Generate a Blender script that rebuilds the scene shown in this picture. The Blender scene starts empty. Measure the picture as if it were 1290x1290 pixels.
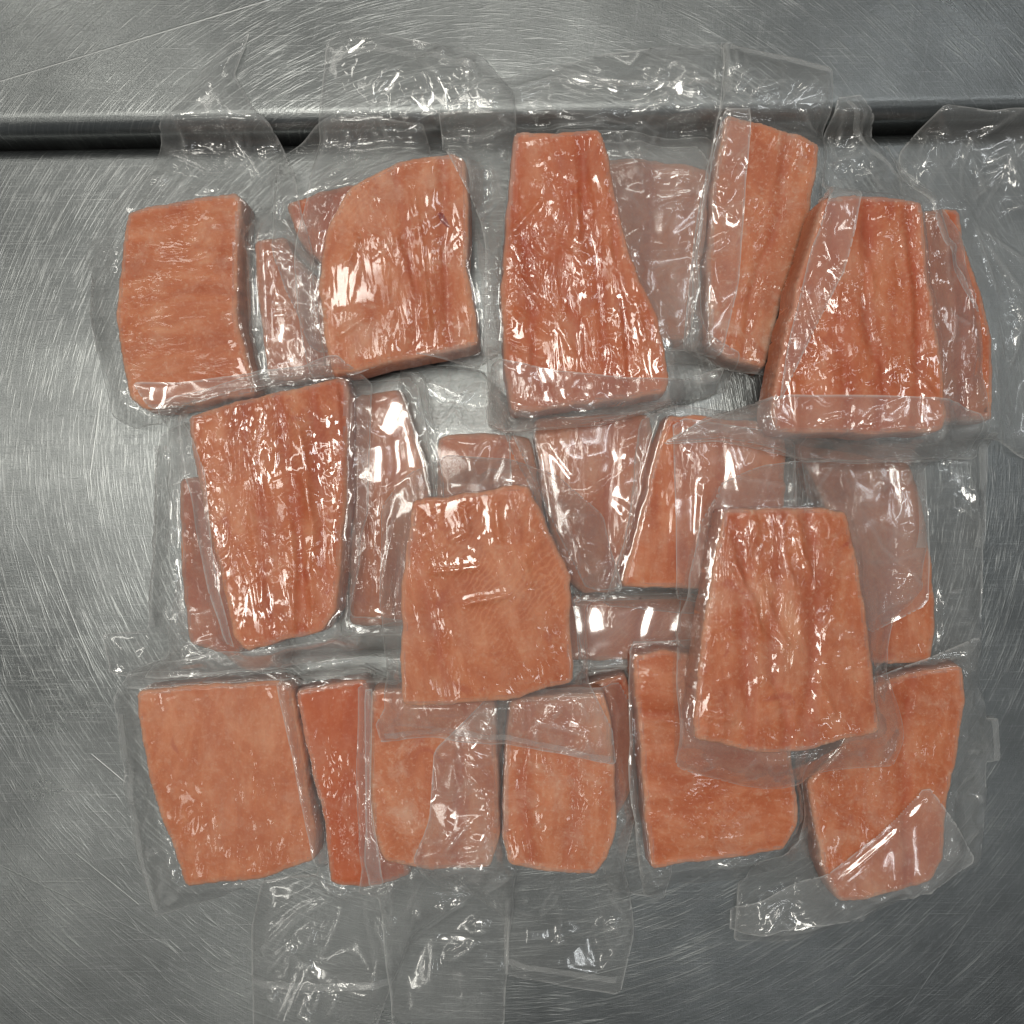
import bpy, math, random
import numpy as np
from mathutils import Vector
from mathutils.geometry import delaunay_2d_cdt

# ------------------------------------------------------------------ camera, world, lights
SC = bpy.context.scene
COL = SC.collection
S = 0.55 / 1290.0            # metres per photo pixel on the worktop
CAMH = 0.55                  # camera height over the worktop
TRAY = 0.0

cam = bpy.data.cameras.new("camera")
cam.sensor_width = 36.0
cam.lens = 36.0 * CAMH / 0.55
cam.clip_start, cam.clip_end = 0.01, 50.0
cam_o = bpy.data.objects.new("camera", cam)
cam_o.location = (0, 0, CAMH)
COL.objects.link(cam_o)
SC.camera = cam_o

world = bpy.data.worlds.new("World")
SC.world = world
world.use_nodes = True
world.node_tree.nodes["Background"].inputs[0].default_value = (0.92, 0.97, 1.0, 1)
world.node_tree.nodes["Background"].inputs[1].default_value = 0.17


def area(name, loc, target, sx, sy, power, col):
    l = bpy.data.lights.new(name, 'AREA')
    l.shape = 'RECTANGLE'
    l.size, l.size_y = sx, sy
    l.energy = power
    l.color = col
    o = bpy.data.objects.new(name, l)
    o.location = loc
    o.rotation_euler = (Vector(target) - Vector(loc)).to_track_quat('-Z', 'Y').to_euler()
    COL.objects.link(o)


# ceiling luminaires of the kitchen: one panel almost overhead, rows of narrow tubes around it
WARM, COOL = (1.0, 0.965, 0.88), (0.95, 0.985, 1.0)
area("ceiling_panel", (-0.14, 0.12, 1.70), (-0.14, 0.12, 0), 0.30, 0.50, 15.0, WARM)
for (lx, ly, sx, sy, pw, cl) in [(-1.00, 0.15, 0.12, 1.10, 5.4, WARM), (-0.95, 1.05, 0.12, 0.50, 3.0, WARM), (0.05, 1.10, 0.60, 0.09, 3.0, WARM),
                                 (0.55, 0.30, 0.05, 0.45, 1.5, COOL), (1.05, 0.35, 0.06, 0.40, 1.3, COOL), (-0.42, -0.95, 0.09, 0.30, 1.6, WARM),
                                 (-1.0, -0.75, 0.09, 0.3, 1.6, WARM), (0.45, -0.80, 0.05, 0.28, 0.8, COOL), (1.0, -0.55, 0.05, 0.25, 0.6, COOL), (0.9, 1.0, 0.06, 0.35, 1.2, COOL)]:
    area("ceiling_tube", (lx, ly, 1.70), (lx * .4, ly * .4, 0), sx, sy, pw, cl)

SC.render.engine = 'CYCLES'
SC.cycles.use_denoising = True
SC.cycles.max_bounces = 8
SC.cycles.adaptive_threshold = 0.02
SC.cycles.diffuse_bounces = 2
SC.cycles.glossy_bounces = 3
SC.cycles.transmission_bounces = 6
SC.cycles.transparent_max_bounces = 64
SC.cycles.caustics_reflective = False
SC.cycles.caustics_refractive = False
SC.view_settings.view_transform = 'Standard'
SC.view_settings.look = 'None'
SC.view_settings.gamma = 1.0
SC.view_settings.exposure = -0.56

# ------------------------------------------------------------------ node helpers


class NT:
    def __init__(self, name):
        self.m = bpy.data.materials.new(name)
        self.m.use_nodes = True
        self.t = self.m.node_tree
        self.t.nodes.clear()
        self.out = self.t.nodes.new("ShaderNodeOutputMaterial")

    def n(self, typ, ins=None, **kw):
        nd = self.t.nodes.new(typ)
        for k, v in kw.items():
            setattr(nd, k, v)
        for k, v in (ins or {}).items():
            self.set(nd.inputs[k], v)
        return nd

    def set(self, sock, v):
        if isinstance(v, bpy.types.NodeSocket):
            self.t.links.new(v, sock)
        elif isinstance(v, bpy.types.Node):
            self.t.links.new(v.outputs[0], sock)
        else:
            if sock.type == 'RGBA' and isinstance(v, (tuple, list)) and len(v) == 3:
                v = tuple(v) + (1.0,)
            sock.default_value = v

    def math(self, op, a, b=0.0, c=None, clamp=False):
        nd = self.n("ShaderNodeMath", {0: a, 1: b}, operation=op, use_clamp=clamp)
        if c is not None:
            self.set(nd.inputs[2], c)
        return nd.outputs[0]

    def ramp(self, fac, stops, interp='LINEAR'):
        nd = self.n("ShaderNodeValToRGB", {0: fac})
        cr = nd.color_ramp
        cr.interpolation = interp
        while len(cr.elements) < len(stops):
            cr.elements.new(0.5)
        for e, (p, c) in zip(cr.elements, stops):
            e.position = p
            if not isinstance(c, (tuple, list)):
                c = (c, c, c)
            e.color = tuple(c) + (1.0,)
        return nd.outputs[0]

    def noise(self, vec, scale, detail=3.0, rough=0.5, dist=0.0, dims='3D'):
        return self.n("ShaderNodeTexNoise", {"Vector": vec, "Scale": scale, "Detail": detail, "Roughness": rough, "Distortion": dist}, noise_dimensions=dims).outputs[0]

    def mixc(self, fac, a, b, blend='MIX'):
        nd = self.n("ShaderNodeMix", data_type='RGBA', blend_type=blend)
        self.set(nd.inputs[0], fac)
        self.set(nd.inputs[6], a)
        self.set(nd.inputs[7], b)
        return nd.outputs[2]

    def vmap(self, vec, loc=(0, 0, 0), rot=(0, 0, 0), scale=(1, 1, 1)):
        return self.n("ShaderNodeMapping", {"Vector": vec, "Location": loc, "Rotation": rot, "Scale": scale}).outputs[0]

    def attr(self, name, typ='GEOMETRY'):
        return self.n("ShaderNodeAttribute", attribute_name=name, attribute_type=typ)


# ------------------------------------------------------------------ materials
def mat_steel(name, centre, tint=1.0):
    """Scratched stainless steel: rings of polishing scratches round a centre plus random long scratches."""
    N = NT(name)
    co = N.n("ShaderNodeTexCoord").outputs["Object"]
    sep = N.n("ShaderNodeSeparateXYZ", {0: co})
    layers = []
    rng = random.Random(5)

    def polar(cx, cy, fr, ft, seed):
        dx = N.math('SUBTRACT', sep.outputs[0], cx)
        dy = N.math('SUBTRACT', sep.outputs[1], cy)
        r = N.math('SQRT', N.math('ADD', N.math('MULTIPLY', dx, dx), N.math('MULTIPLY', dy, dy)))
        th = N.math('ARCTAN2', dy, dx)
        v = N.n("ShaderNodeCombineXYZ", {0: N.math('MULTIPLY', r, fr), 1: N.math('MULTIPLY', th, ft), 2: seed}).outputs[0]
        return v

    base = polar(centre[0], centre[1], 1.0, 1.0, 0.0)
    a1 = N.noise(polar(centre[0], centre[1], 1500.0, 9.0, 1.3), 1.0, 2.0, 0.7)
    a2 = N.noise(polar(centre[0] + 0.05, centre[1] - 0.04, 900.0, 14.0, 4.1), 1.0, 2.0, 0.6)
    a3 = N.noise(polar(centre[0] - 0.25, centre[1] + 0.28, 620.0, 9.0, 9.7), 1.0, 2.0, 0.6)
    a4 = N.noise(polar(centre[0] + 0.9, centre[1] - 0.7, 700.0, 60.0, 2.2), 1.0, 1.0, 0.6)
    # sharp bright scratches; the rings paint in glints round the lamp's reflection
    s1 = N.ramp(a1, [(0.56, 0.0), (0.70, 1.0)])
    s2 = N.ramp(a2, [(0.60, 0.0), (0.68, 1.0)])
    s3 = N.ramp(a3, [(0.62, 0.0), (0.70, 1.0)])
    s4 = N.ramp(a4, [(0.66, 0.0), (0.74, 1.0)])
    patch = N.ramp(N.noise(co, 7.0, 3.0, 0.6), [(0.35, 0.0), (0.65, 1.0)])
    patch2 = N.ramp(N.noise(co, 11.0, 3.0, 0.6), [(0.3, 0.25), (0.7, 1.0)])
    fine = N.noise(N.vmap(co, scale=(160, 1100, 1), rot=(0, 0, 0.05)), 1.0, 2.0, 0.6)
    fine2 = N.noise(N.vmap(co, scale=(1100, 160, 1), rot=(0, 0, -0.08)), 1.0, 2.0, 0.6)
    grain = N.noise(co, 1500.0, 1.0, 0.5)
    scr = N.math('ADD', N.math('MULTIPLY', N.math('MULTIPLY', s1, patch2), 0.55), N.math('MULTIPLY', N.math('MULTIPLY', s2, patch), 0.7))
    scr = N.math('ADD', scr, N.math('MULTIPLY', s3, 0.12))
    scr = N.math('ADD', scr, N.math('MULTIPLY', s4, 0.08), clamp=True)
    # single long scratches (x0,y0,x1,y1 metres)
    for (x0, y0, x1, y1, w, k) in LONG_SCRATCHES:
        L = math.hypot(x1 - x0, y1 - y0)
        ux, uy = (x1 - x0) / L, (y1 - y0) / L
        dx = N.math('SUBTRACT', sep.outputs[0], x0)
        dy = N.math('SUBTRACT', sep.outputs[1], y0)
        t = N.math('ADD', N.math('MULTIPLY', dx, ux), N.math('MULTIPLY', dy, uy))
        d = N.math('ABSOLUTE', N.math('SUBTRACT', N.math('MULTIPLY', dx, uy), N.math('MULTIPLY', dy, ux)))
        on = N.math('MULTIPLY', N.math('GREATER_THAN', t, 0.0), N.math('LESS_THAN', t, L))
        ln = N.math('MULTIPLY', on, N.math('SUBTRACT', 1.0, N.math('DIVIDE', d, w), clamp=True))
        scr = N.math('MAXIMUM', scr, N.math('MULTIPLY', ln, k))
    mott = N.noise(co, 22.0, 5.0, 0.65)
    smear = N.noise(co, 5.0, 4.0, 0.6, 0.5)
    g0 = N.ramp(mott, [(0.3, (0.18 * tint, 0.190 * tint, 0.191 * tint)), (0.7, (0.30 * tint, 0.315 * tint, 0.314 * tint))])
    fx = N.math('ADD', N.math('MULTIPLY', fine, 0.5), N.math('MULTIPLY', fine2, 0.5))
    g1 = N.mixc(N.ramp(fx, [(0.38, 0.55), (0.62, 0.0)]), g0, (0.20, 0.21, 0.21))
    g1 = N.mixc(N.math('MULTIPLY', N.ramp(a1, [(0.3, 1.0), (0.5, 0.0)]), 0.45), g1, (0.20, 0.21, 0.212))
    for (ang_, sc1, sc2, th_, st_) in [(0.62, 26.0, 1500.0, .66, .22), (-0.9, 22.0, 1300.0, .68, .2), (1.35, 30.0, 1400.0, .68, .2), (2.2, 18.0, 1100.0, .69, .22)]:
        q_ = N.noise(N.vmap(co, rot=(0, 0, ang_), scale=(sc1, sc2, 1.0), loc=(ang_, ang_ * 2, 0)), 1.0, 1.0, 0.5)
        scr = N.math('ADD', scr, N.math('MULTIPLY', N.ramp(q_, [(th_, 0.0), (th_ + .05, 1.0)]), st_), clamp=True)
    g2 = N.mixc(N.math('MULTIPLY', scr, 0.36), g1, (0.80, 0.81, 0.80))
    rgh = N.math('ADD', 0.22, N.math('MULTIPLY', smear, 0.16))
    rgh = N.math('ADD', rgh, N.math('MULTIPLY', scr, 0.15))
    hgt = N.math('ADD', N.math('MULTIPLY', a1, 0.5), N.math('MULTIPLY', N.math('ADD', fx, grain), 0.5))
    bmp = N.n("ShaderNodeBump", {"Strength": 0.22, "Distance": 0.0006, "Height": N.math('ADD', hgt, N.math('MULTIPLY', scr, 0.8))})
    b = N.n("ShaderNodeBsdfPrincipled", {"Base Color": g2, "Metallic": 0.92, "Roughness": rgh, "Normal": bmp.outputs[0]})
    N.set(N.out.inputs[0], b)
    return N.m


def mat_fillet():
    N = NT("frozen_salmon_flesh")
    g = N.attr("grain").outputs["Vector"]                     # metres; y along the muscle, x across
    groove = N.attr("groove").outputs["Fac"]
    edge = N.attr("rim").outputs["Fac"]
    frost = N.attr("frost", 'OBJECT').outputs["Fac"]
    gloss = N.attr("gloss", 'OBJECT').outputs["Fac"]
    tone = N.attr("tone", 'OBJECT').outputs["Fac"]
    seed = N.attr("seed", 'OBJECT').outputs["Fac"]
    off = N.n("ShaderNodeCombineXYZ", {0: N.math('MULTIPLY', seed, 3.7), 1: N.math('MULTIPLY', seed, 1.3), 2: seed}).outputs[0]
    p = N.n("ShaderNodeVectorMath", {0: g, 1: off}, operation='ADD').outputs[0]
    ps = N.vmap(p, scale=(1, 0.28, 1))
    n1 = N.noise(N.vmap(p, scale=(1, 0.6, 1)), 48.0, 7.0, 0.68, 0.5)
    n2 = N.noise(ps, 130.0, 4.0, 0.6)
    n3 = N.noise(p, 420.0, 3.0, 0.7)
    n4 = N.noise(p, 16.0, 2.0, 0.5)
    col = N.ramp(n1, [(0.33, (0.46, 0.118, 0.050)), (0.5, (0.60, 0.200, 0.093)), (0.67, (0.72, 0.320, 0.180))])
    col = N.mixc(N.math('MULTIPLY', N.ramp(n2, [(0.3, 1.0), (0.62, 0.0)]), 0.5), col, (0.40, 0.085, 0.032))
    # fat lines: thin pale oblique stripes in the muscle
    wv = N.n("ShaderNodeTexWave", {"Vector": N.vmap(p, rot=(0, 0, 0.9)), "Scale": 120.0, "Distortion": 14.0, "Detail": 4.0, "Detail Scale": 0.6}).outputs[1]
    fat = N.math('MULTIPLY', N.ramp(wv, [(0.55, 0.0), (0.95, 1.0)]), N.ramp(n4, [(0.54, 0.0), (0.68, 0.38)]))
    col = N.mixc(fat, col, (0.72, 0.30, 0.15))
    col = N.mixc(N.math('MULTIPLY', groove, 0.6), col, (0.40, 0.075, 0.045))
    blot = N.ramp(N.noise(p, 60.0, 2.0, 0.5, 0.8), [(0.66, 0.0), (0.74, 1.0)])
    col = N.mixc(N.math('MULTIPLY', blot, 0.45), col, (0.36, 0.055, 0.04))
    col = N.mixc(N.ramp(n3, [(0.50, 0.0), (0.72, 0.25)]), col, (0.74, 0.42, 0.26))
    # tone: -1 paler ... +1 deeper orange red
    col = N.mixc(N.math('MULTIPLY', N.math('MAXIMUM', tone, 0.0), 0.85), col, (0.50, 0.075, 0.018))
    col = N.mixc(N.math('MULTIPLY', N.math('MAXIMUM', N.math('MULTIPLY', tone, -1.0), 0.0), 0.8), col, (0.68, 0.29, 0.17))
    # ice: soft bloom plus crystals
    fr1 = N.ramp(N.noise(p, 55.0, 6.0, 0.72, 0.6), [(0.50, 0.0), (0.70, 1.0)])
    fr2 = N.ramp(n3, [(0.56, 0.0), (0.70, 1.0)])
    fr = N.math('ADD', N.math('MULTIPLY', fr1, 0.70), N.math('MULTIPLY', fr2, 0.40))
    fr = N.math('MULTIPLY', fr, frost)
    fr = N.math('ADD', fr, N.math('MULTIPLY', edge, N.math('ADD', 0.55, N.math('MULTIPLY', fr2, 0.5))), clamp=True)
    col = N.mixc(N.math('MULTIPLY', fr, 0.8), col, (0.74, 0.50, 0.38))
    base_h = N.math('ADD', N.math('MULTIPLY', n2, 0.6), N.math('MULTIPLY', n3, 0.4))
    nb = N.n("ShaderNodeBump", {"Strength": 0.35, "Distance": 0.0008, "Height": base_h})
    # the shrunk film on the flesh: stretched puckers plus fine crackle
    w1 = N.noise(N.vmap(p, scale=(1, 0.28, 1)), 130.0, 1.5, 0.45, 1.0)
    w2 = N.noise(N.vmap(p, scale=(1, 0.5, 1)), 300.0, 1.0, 0.5, 0.6)
    rid = N.math('ABSOLUTE', N.math('SUBTRACT', w1, 0.5))
    zone = N.ramp(N.noise(p, 24.0, 1.0, 0.5), [(0.42, 0.10), (0.64, 0.85)])
    bond = N.ramp(N.noise(p, 42.0, 2.0, 0.5), [(0.40, 0.12), (0.60, 1.0)])
    ch = N.math('ADD', N.math('MULTIPLY', rid, -1.6), N.math('MULTIPLY', w2, 0.22))
    cb = N.n("ShaderNodeBump", {"Strength": 0.9, "Distance": N.math('MULTIPLY', N.math('MULTIPLY', zone, N.math('ADD', 0.25, gloss)), 0.0036), "Height": ch})
    b = N.n("ShaderNodeBsdfPrincipled", {"Base Color": col, "Roughness": 0.5, "Specular IOR Level": 0.3, "Normal": nb.outputs[0],
                                         "Subsurface Weight": 0.12, "Subsurface Radius": (1.0, 0.35, 0.2), "Subsurface Scale": 0.004,
                                         "Coat Weight": N.math('MULTIPLY', N.math('ADD', 0.18, N.math('MULTIPLY', gloss, 0.68), clamp=True), bond),
                                         "Coat Roughness": 0.045, "Coat IOR": 1.9, "Coat Normal": cb.outputs[0]})
    N.set(N.out.inputs[0], b)
    return N.m


def mat_film(name, veil, bump, rough=0.11, scale=230.0, knurl=False, spec=0.05):
    """Clear pouch film: mostly see-through, a faint milkiness, sharp reflections."""
    N = NT(name)
    co = N.n("ShaderNodeTexCoord").outputs["Object"]
    h1 = N.noise(co, scale, 2.0, 0.5, 0.8)
    h2 = N.noise(co, scale * 0.32, 2.0, 0.5, 0.5)
    hh = N.math('ADD', N.math('MULTIPLY', h1, 0.35), N.math('MULTIPLY', N.math('ABSOLUTE', N.math('SUBTRACT', h2, 0.5)), -2.0))
    if knurl:
        ck = N.n("ShaderNodeTexChecker", {"Vector": co, "Scale": 900.0}).outputs[1]
        hh = N.math('ADD', hh, N.math('MULTIPLY', ck, 0.25))
    bmp = N.n("ShaderNodeBump", {"Strength": 1.0, "Distance": bump, "Height": hh})
    lw = N.n("ShaderNodeLayerWeight", {"Blend": 0.5, "Normal": bmp.outputs[0]}).outputs[1]
    fres = N.math('ADD', spec, N.math('MULTIPLY', N.math('POWER', lw, 4.0), 0.55), clamp=True)
    tr = N.n("ShaderNodeBsdfTransparent", {0: (0.992, 0.994, 0.993)})
    df = N.n("ShaderNodeBsdfDiffuse", {0: (0.90, 0.90, 0.88)})
    tl = N.n("ShaderNodeBsdfTranslucent", {0: (0.90, 0.90, 0.88)})
    milk = N.n("ShaderNodeMixShader", {0: 0.25, 1: df, 2: tl})
    smud = N.math('MULTIPLY', N.ramp(N.noise(co, 30.0, 4.0, 0.65), [(0.3, 0.55), (0.7, 1.45)]), veil)
    edge = N.math('ADD', smud, N.math('MULTIPLY', N.math('POWER', lw, 2.0), veil * 1.5), clamp=True)
    bd = N.attr('border').outputs['Fac']  # edge highlight painted in as extra milkiness along film borders and creases
    edge = N.math('ADD', edge, N.math('MULTIPLY', bd, 0.40), clamp=True)
    body = N.n("ShaderNodeMixShader", {0: edge, 1: tr, 2: milk})
    gl = N.n("ShaderNodeBsdfGlossy", {"Color": (1, 1, 1, 1), "Roughness": rough, "Normal": bmp.outputs[0]})
    fin = N.n("ShaderNodeMixShader", {0: fres, 1: body, 2: gl})
    N.set(N.out.inputs[0], fin)
    return N.m


def P(x, y, z=0.0):
    """photo pixel -> metres, for something z above the worktop"""
    k = S * (CAMH - z) / CAMH
    return ((x - 645.0) * k, -(y - 645.0) * k)


LONG_SCRATCHES = []
for (a, b, c, d, w, k) in [(10, 122, 432, -6, 0.0005, 1.0), (60, 700, 118, 845, 0.0005, .7), (115, 950, 158, 986, .0004, .9),
                           (95, 1075, 175, 1140, .0004, .8), (128, 490, 113, 600, .0004, .8), (0, 1090, 210, 1190, .0004, .5),
                           (1080, 160, 1030, 90, .0004, .4), (1240, 1130, 1130, 1290, .0004, .5), (700, 1240, 860, 1200, .0004, .6),
                           (20, 660, 130, 880, .0004, .5), (0, 70, 150, 0, .0004, .5), (560, 60, 740, 30, .0004, .4)]:
    LONG_SCRATCHES.append((*P(a, b), *P(c, d), w, k))

M_STEEL = mat_steel("scratched_stainless_steel", P(610, 560))
M_FISH = mat_fillet()
_b = NT("dark_blood_spot")
_bn = _b.noise(_b.n("ShaderNodeTexCoord").outputs["Object"], 700.0, 3.0, 0.6)
_b.set(_b.out.inputs[0], _b.n("ShaderNodeBsdfPrincipled", {"Base Color": _b.ramp(_bn, [(0.35, (0.20, 0.035, 0.03)), (0.65, (0.42, 0.10, 0.07))]), "Roughness": 0.45, "Coat Weight": 0.8, "Coat Roughness": 0.05}))
M_BLOOD = _b.m
M_FILM = mat_film("clear_pouch_film", 0.085, 0.0006, scale=80.0, spec=0.068)
M_FILM_BACK = mat_film("clear_pouch_film_back", 0.05, 0.0002, scale=80.0, spec=0.03)
M_FLAP = mat_film("folded_pouch_film", 0.12, 0.0002, scale=80.0, spec=0.075)
M_SEAL = mat_film("heat_seal_film", 0.20, 0.0008, rough=0.12, knurl=True)

# ------------------------------------------------------------------ numpy geometry helpers
_tabs = {}


def noise2(x, y, seed=0):
    """smooth value noise in -1..1"""
    if seed not in _tabs:
        _tabs[seed] = np.random.default_rng(seed + 11).uniform(-1, 1, (128, 128))
    t = _tabs[seed]
    xi, yi = np.floor(x).astype(int), np.floor(y).astype(int)
    fx, fy = x - xi, y - yi
    ux, uy = fx * fx * fx * (fx * (fx * 6 - 15) + 10), fy * fy * fy * (fy * (fy * 6 - 15) + 10)
    x0, x1, y0, y1 = xi % 128, (xi + 1) % 128, yi % 128, (yi + 1) % 128
    return (t[x0, y0] * (1 - ux) + t[x1, y0] * ux) * (1 - uy) + (t[x0, y1] * (1 - ux) + t[x1, y1] * ux) * uy


def sstep(a, b, x):
    t = np.clip((x - a) / (b - a), 0, 1)
    return t * t * (3 - 2 * t)


def ccw(poly):
    a = np.asarray(poly, float)
    x, y = a[:, 0], a[:, 1]
    return a if np.sum(x * np.roll(y, -1) - np.roll(x, -1) * y) > 0 else a[::-1].copy()


def chaikin(a, it=2, q=0.25):
    for _ in range(it):
        b = np.roll(a, -1, 0)
        a = np.stack([a * (1 - q) + b * q, a * q + b * (1 - q)], 1).reshape(-1, 2)
    return a


def resample(a, step, closed=True):
    pts = []
    n = len(a)
    for i in range(n if closed else n - 1):
        p, q = a[i], a[(i + 1) % n]
        m = max(1, int(round(np.linalg.norm(q - p) / step)))
        for k in range(m):
            pts.append(p + (q - p) * k / m)
    if not closed:
        pts.append(a[-1])
    return np.array(pts)


def sdf(pts, poly):
    """signed distance (positive inside), nearest outline point, for points Nx2 and ccw polygon"""
    A = poly
    B = np.roll(poly, -1, 0)
    best = np.full(len(pts), 1e9)
    near = np.zeros_like(pts)
    inside = np.zeros(len(pts), bool)
    x, y = pts[:, 0], pts[:, 1]
    for a, b in zip(A, B):
        e = b - a
        L = e @ e
        if L < 1e-16:
            continue
        t = np.clip(((x - a[0]) * e[0] + (y - a[1]) * e[1]) / L, 0, 1)
        nx, ny = a[0] + t * e[0], a[1] + t * e[1]
        d = (x - nx) ** 2 + (y - ny) ** 2
        m = d < best
        best[m] = d[m]
        near[m, 0] = nx[m]
        near[m, 1] = ny[m]
        c = ((a[1] > y) != (b[1] > y))
        if c.any():
            xx = a[0] + (y - a[1]) / (b[1] - a[1] + 1e-18) * e[0]
            inside ^= c & (x < xx)
    s = np.sqrt(best)
    return np.where(inside, s, -s), near


def line_dist(pts, pl):
    """distance to an open polyline and the fraction along it"""
    best = np.full(len(pts), 1e9)
    fr = np.zeros(len(pts))
    n = len(pl) - 1
    for i in range(n):
        a, b = pl[i], pl[i + 1]
        e = b - a
        t = np.clip(((pts - a) @ e) / (e @ e + 1e-18), 0, 1)
        d = np.hypot(*(pts - (a + t[:, None] * e)).T)
        m = d < best
        best[m] = d[m]
        fr[m] = (i + t[m]) / n
    return best, fr


def clip_grid(poly, cell, hole=None, hole_in=0.0):
    """regular grid clipped to a polygon, border verts snapped on to the outline"""
    lo, hi = poly.min(0) - cell * 2, poly.max(0) + cell * 2
    nx, ny = int((hi[0] - lo[0]) / cell) + 2, int((hi[1] - lo[1]) / cell) + 2
    gx, gy = np.meshgrid(lo[0] + np.arange(nx) * cell, lo[1] + np.arange(ny) * cell, indexing='ij')
    pts = np.stack([gx.ravel(), gy.ravel()], 1)
    s, near = sdf(pts, poly)
    ok = s > -0.72 * cell
    snap = ok & (s < 0.45 * cell)
    pts[snap] = near[snap]
    if hole is not None:
        hs, hn = sdf(pts, hole)
        ok &= hs < hole_in
    idx = np.arange(nx * ny).reshape(nx, ny)
    q = np.stack([idx[:-1, :-1], idx[1:, :-1], idx[1:, 1:], idx[:-1, 1:]], -1).reshape(-1, 4)
    q = q[ok[q].all(1)]
    used = np.unique(q)
    mp = np.full(nx * ny, -1)
    mp[used] = np.arange(len(used))
    return pts[used], mp[q]


def mesh_np(name, v, f, mat, parent=None, origin=(0, 0, 0), attrs=None, smooth=True):
    me = bpy.data.meshes.new(name)
    v = np.asarray(v, np.float32) - np.asarray(origin, np.float32)
    f = np.asarray(f, np.int32)
    k = f.shape[1]
    me.vertices.add(len(v))
    me.vertices.foreach_set("co", v.ravel())
    me.loops.add(f.size)
    me.loops.foreach_set("vertex_index", f.ravel())
    me.polygons.add(len(f))
    me.polygons.foreach_set("loop_start", np.arange(0, f.size, k, dtype=np.int32))
    me.polygons.foreach_set("loop_total", np.full(len(f), k, np.int32))
    me.polygons.foreach_set("use_smooth", np.full(len(f), smooth, bool))
    me.update(calc_edges=True)
    for an, (typ, data) in (attrs or {}).items():
        at = me.attributes.new(an, typ, 'POINT')
        at.data.foreach_set("vector" if typ == 'FLOAT_VECTOR' else "value", np.asarray(data, np.float32).ravel())
    me.validate()
    me.materials.append(mat)
    o = bpy.data.objects.new(name, me)
    COL.objects.link(o)
    if parent is not None:
        o.parent = parent
    else:
        o.location = origin
    return o


# height maps of what already lies on the worktop
MC = 0.001
MX0, MY0 = -0.33, -0.33
MN = 661
MG = np.stack(np.meshgrid(MX0 + np.arange(MN) * MC, MY0 + np.arange(MN) * MC, indexing='ij'), -1)


def samp(M, pts):
    fx = np.clip((pts[:, 0] - MX0) / MC, 0, MN - 1.001)
    fy = np.clip((pts[:, 1] - MY0) / MC, 0, MN - 1.001)
    i, j = fx.astype(int), fy.astype(int)
    u, v = fx - i, fy - j
    return (M[i, j] * (1 - u) * (1 - v) + M[i + 1, j] * u * (1 - v) + M[i, j + 1] * (1 - u) * v + M[i + 1, j + 1] * u * v)


def window(poly, pad=0.004):
    lo, hi = poly.min(0) - pad, poly.max(0) + pad
    i0, j0 = max(0, int((lo[0] - MX0) / MC)), max(0, int((lo[1] - MY0) / MC))
    i1, j1 = min(MN, int((hi[0] - MX0) / MC) + 2), min(MN, int((hi[1] - MY0) / MC) + 2)
    return slice(i0, i1), slice(j0, j1)


def blur(M, n):
    for _ in range(n):
        Q = np.pad(M, 1, mode='edge')
        M = (Q[:-2, 1:-1] + Q[2:, 1:-1] + Q[1:-1, :-2] + Q[1:-1, 2:] + 2 * M) / 6
    return M


# ------------------------------------------------------------------ the worktop
def profile_sheet(name, prof, x0, x1, rot, origin, parent, nx=60):
    """a (y,z) profile drawn along x"""
    xs = np.linspace(x0, x1, nx)
    pr = np.array(prof)
    v = np.zeros((nx, len(pr), 3))
    c, s_ = math.cos(rot), math.sin(rot)
    for i, x in enumerate(xs):
        v[i, :, 0] = c * x - s_ * pr[:, 0]
        v[i, :, 1] = s_ * x + c * pr[:, 0]
        v[i, :, 2] = pr[:, 1]
    idx = np.arange(nx * len(pr)).reshape(nx, len(pr))
    f = np.stack([idx[:-1, :-1], idx[1:, :-1], idx[1:, 1:], idx[:-1, 1:]], -1).reshape(-1, 4)
    o = mesh_np(name, v.reshape(-1, 3) + np.array(origin), f, M_STEEL, parent)
    return o


table = bpy.data.objects.new("steel_table", None)
COL.objects.link(table)
table['label'] = "scratched stainless steel table with a raised rolled ledge along the back"
table['category'] = "table"
LROT = math.radians(1.0)
YL = P(0, 183)[1]                 # crevice line at the left of the frame
gap = (-0.275, YL)
# crevice position at x=0 along the rotated ledge
y_mid = YL + 0.275 * math.tan(LROT)
top_prof = [(-0.9, 0.0), (-0.35, 0.0)] + [(y, 0.0) for y in np.linspace(-0.30, -0.016, 12)] + \
           [(-0.012, 0.0001), (-0.009, 0.0001), (-0.006, -0.0004), (-0.003, -0.0022), (-0.001, -0.006), (-0.0006, -0.03)]
profile_sheet("table_top", top_prof, -0.9, 0.9, LROT, (0, y_mid, 0), table)
LZ = 0.017
r = 0.010
led = [(0.0006, -0.03), (0.0004, -0.004), (0.001, 0.0), (0.0012, LZ - r)]
for k in range(1, 9):
    a = math.pi / 2 * k / 8
    led.append((0.0012 + r - r * math.cos(a), LZ - r + r * math.sin(a)))
led += [(0.02, LZ), (0.06, LZ), (0.15, LZ), (0.4, LZ), (0.9, LZ)]
profile_sheet("raised_ledge", led, -0.9, 0.9, LROT, (0, y_mid, 0), table)

# ------------------------------------------------------------------ the packs
# id: fillet outline, bag outline (photo px), thickness mm, tilt, grain deg, grooves, gloss, frost, tone, flaps, seals, ridges
PACKS = []


def pack(**k):
    PACKS.append(k)


exec_order = []

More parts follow.
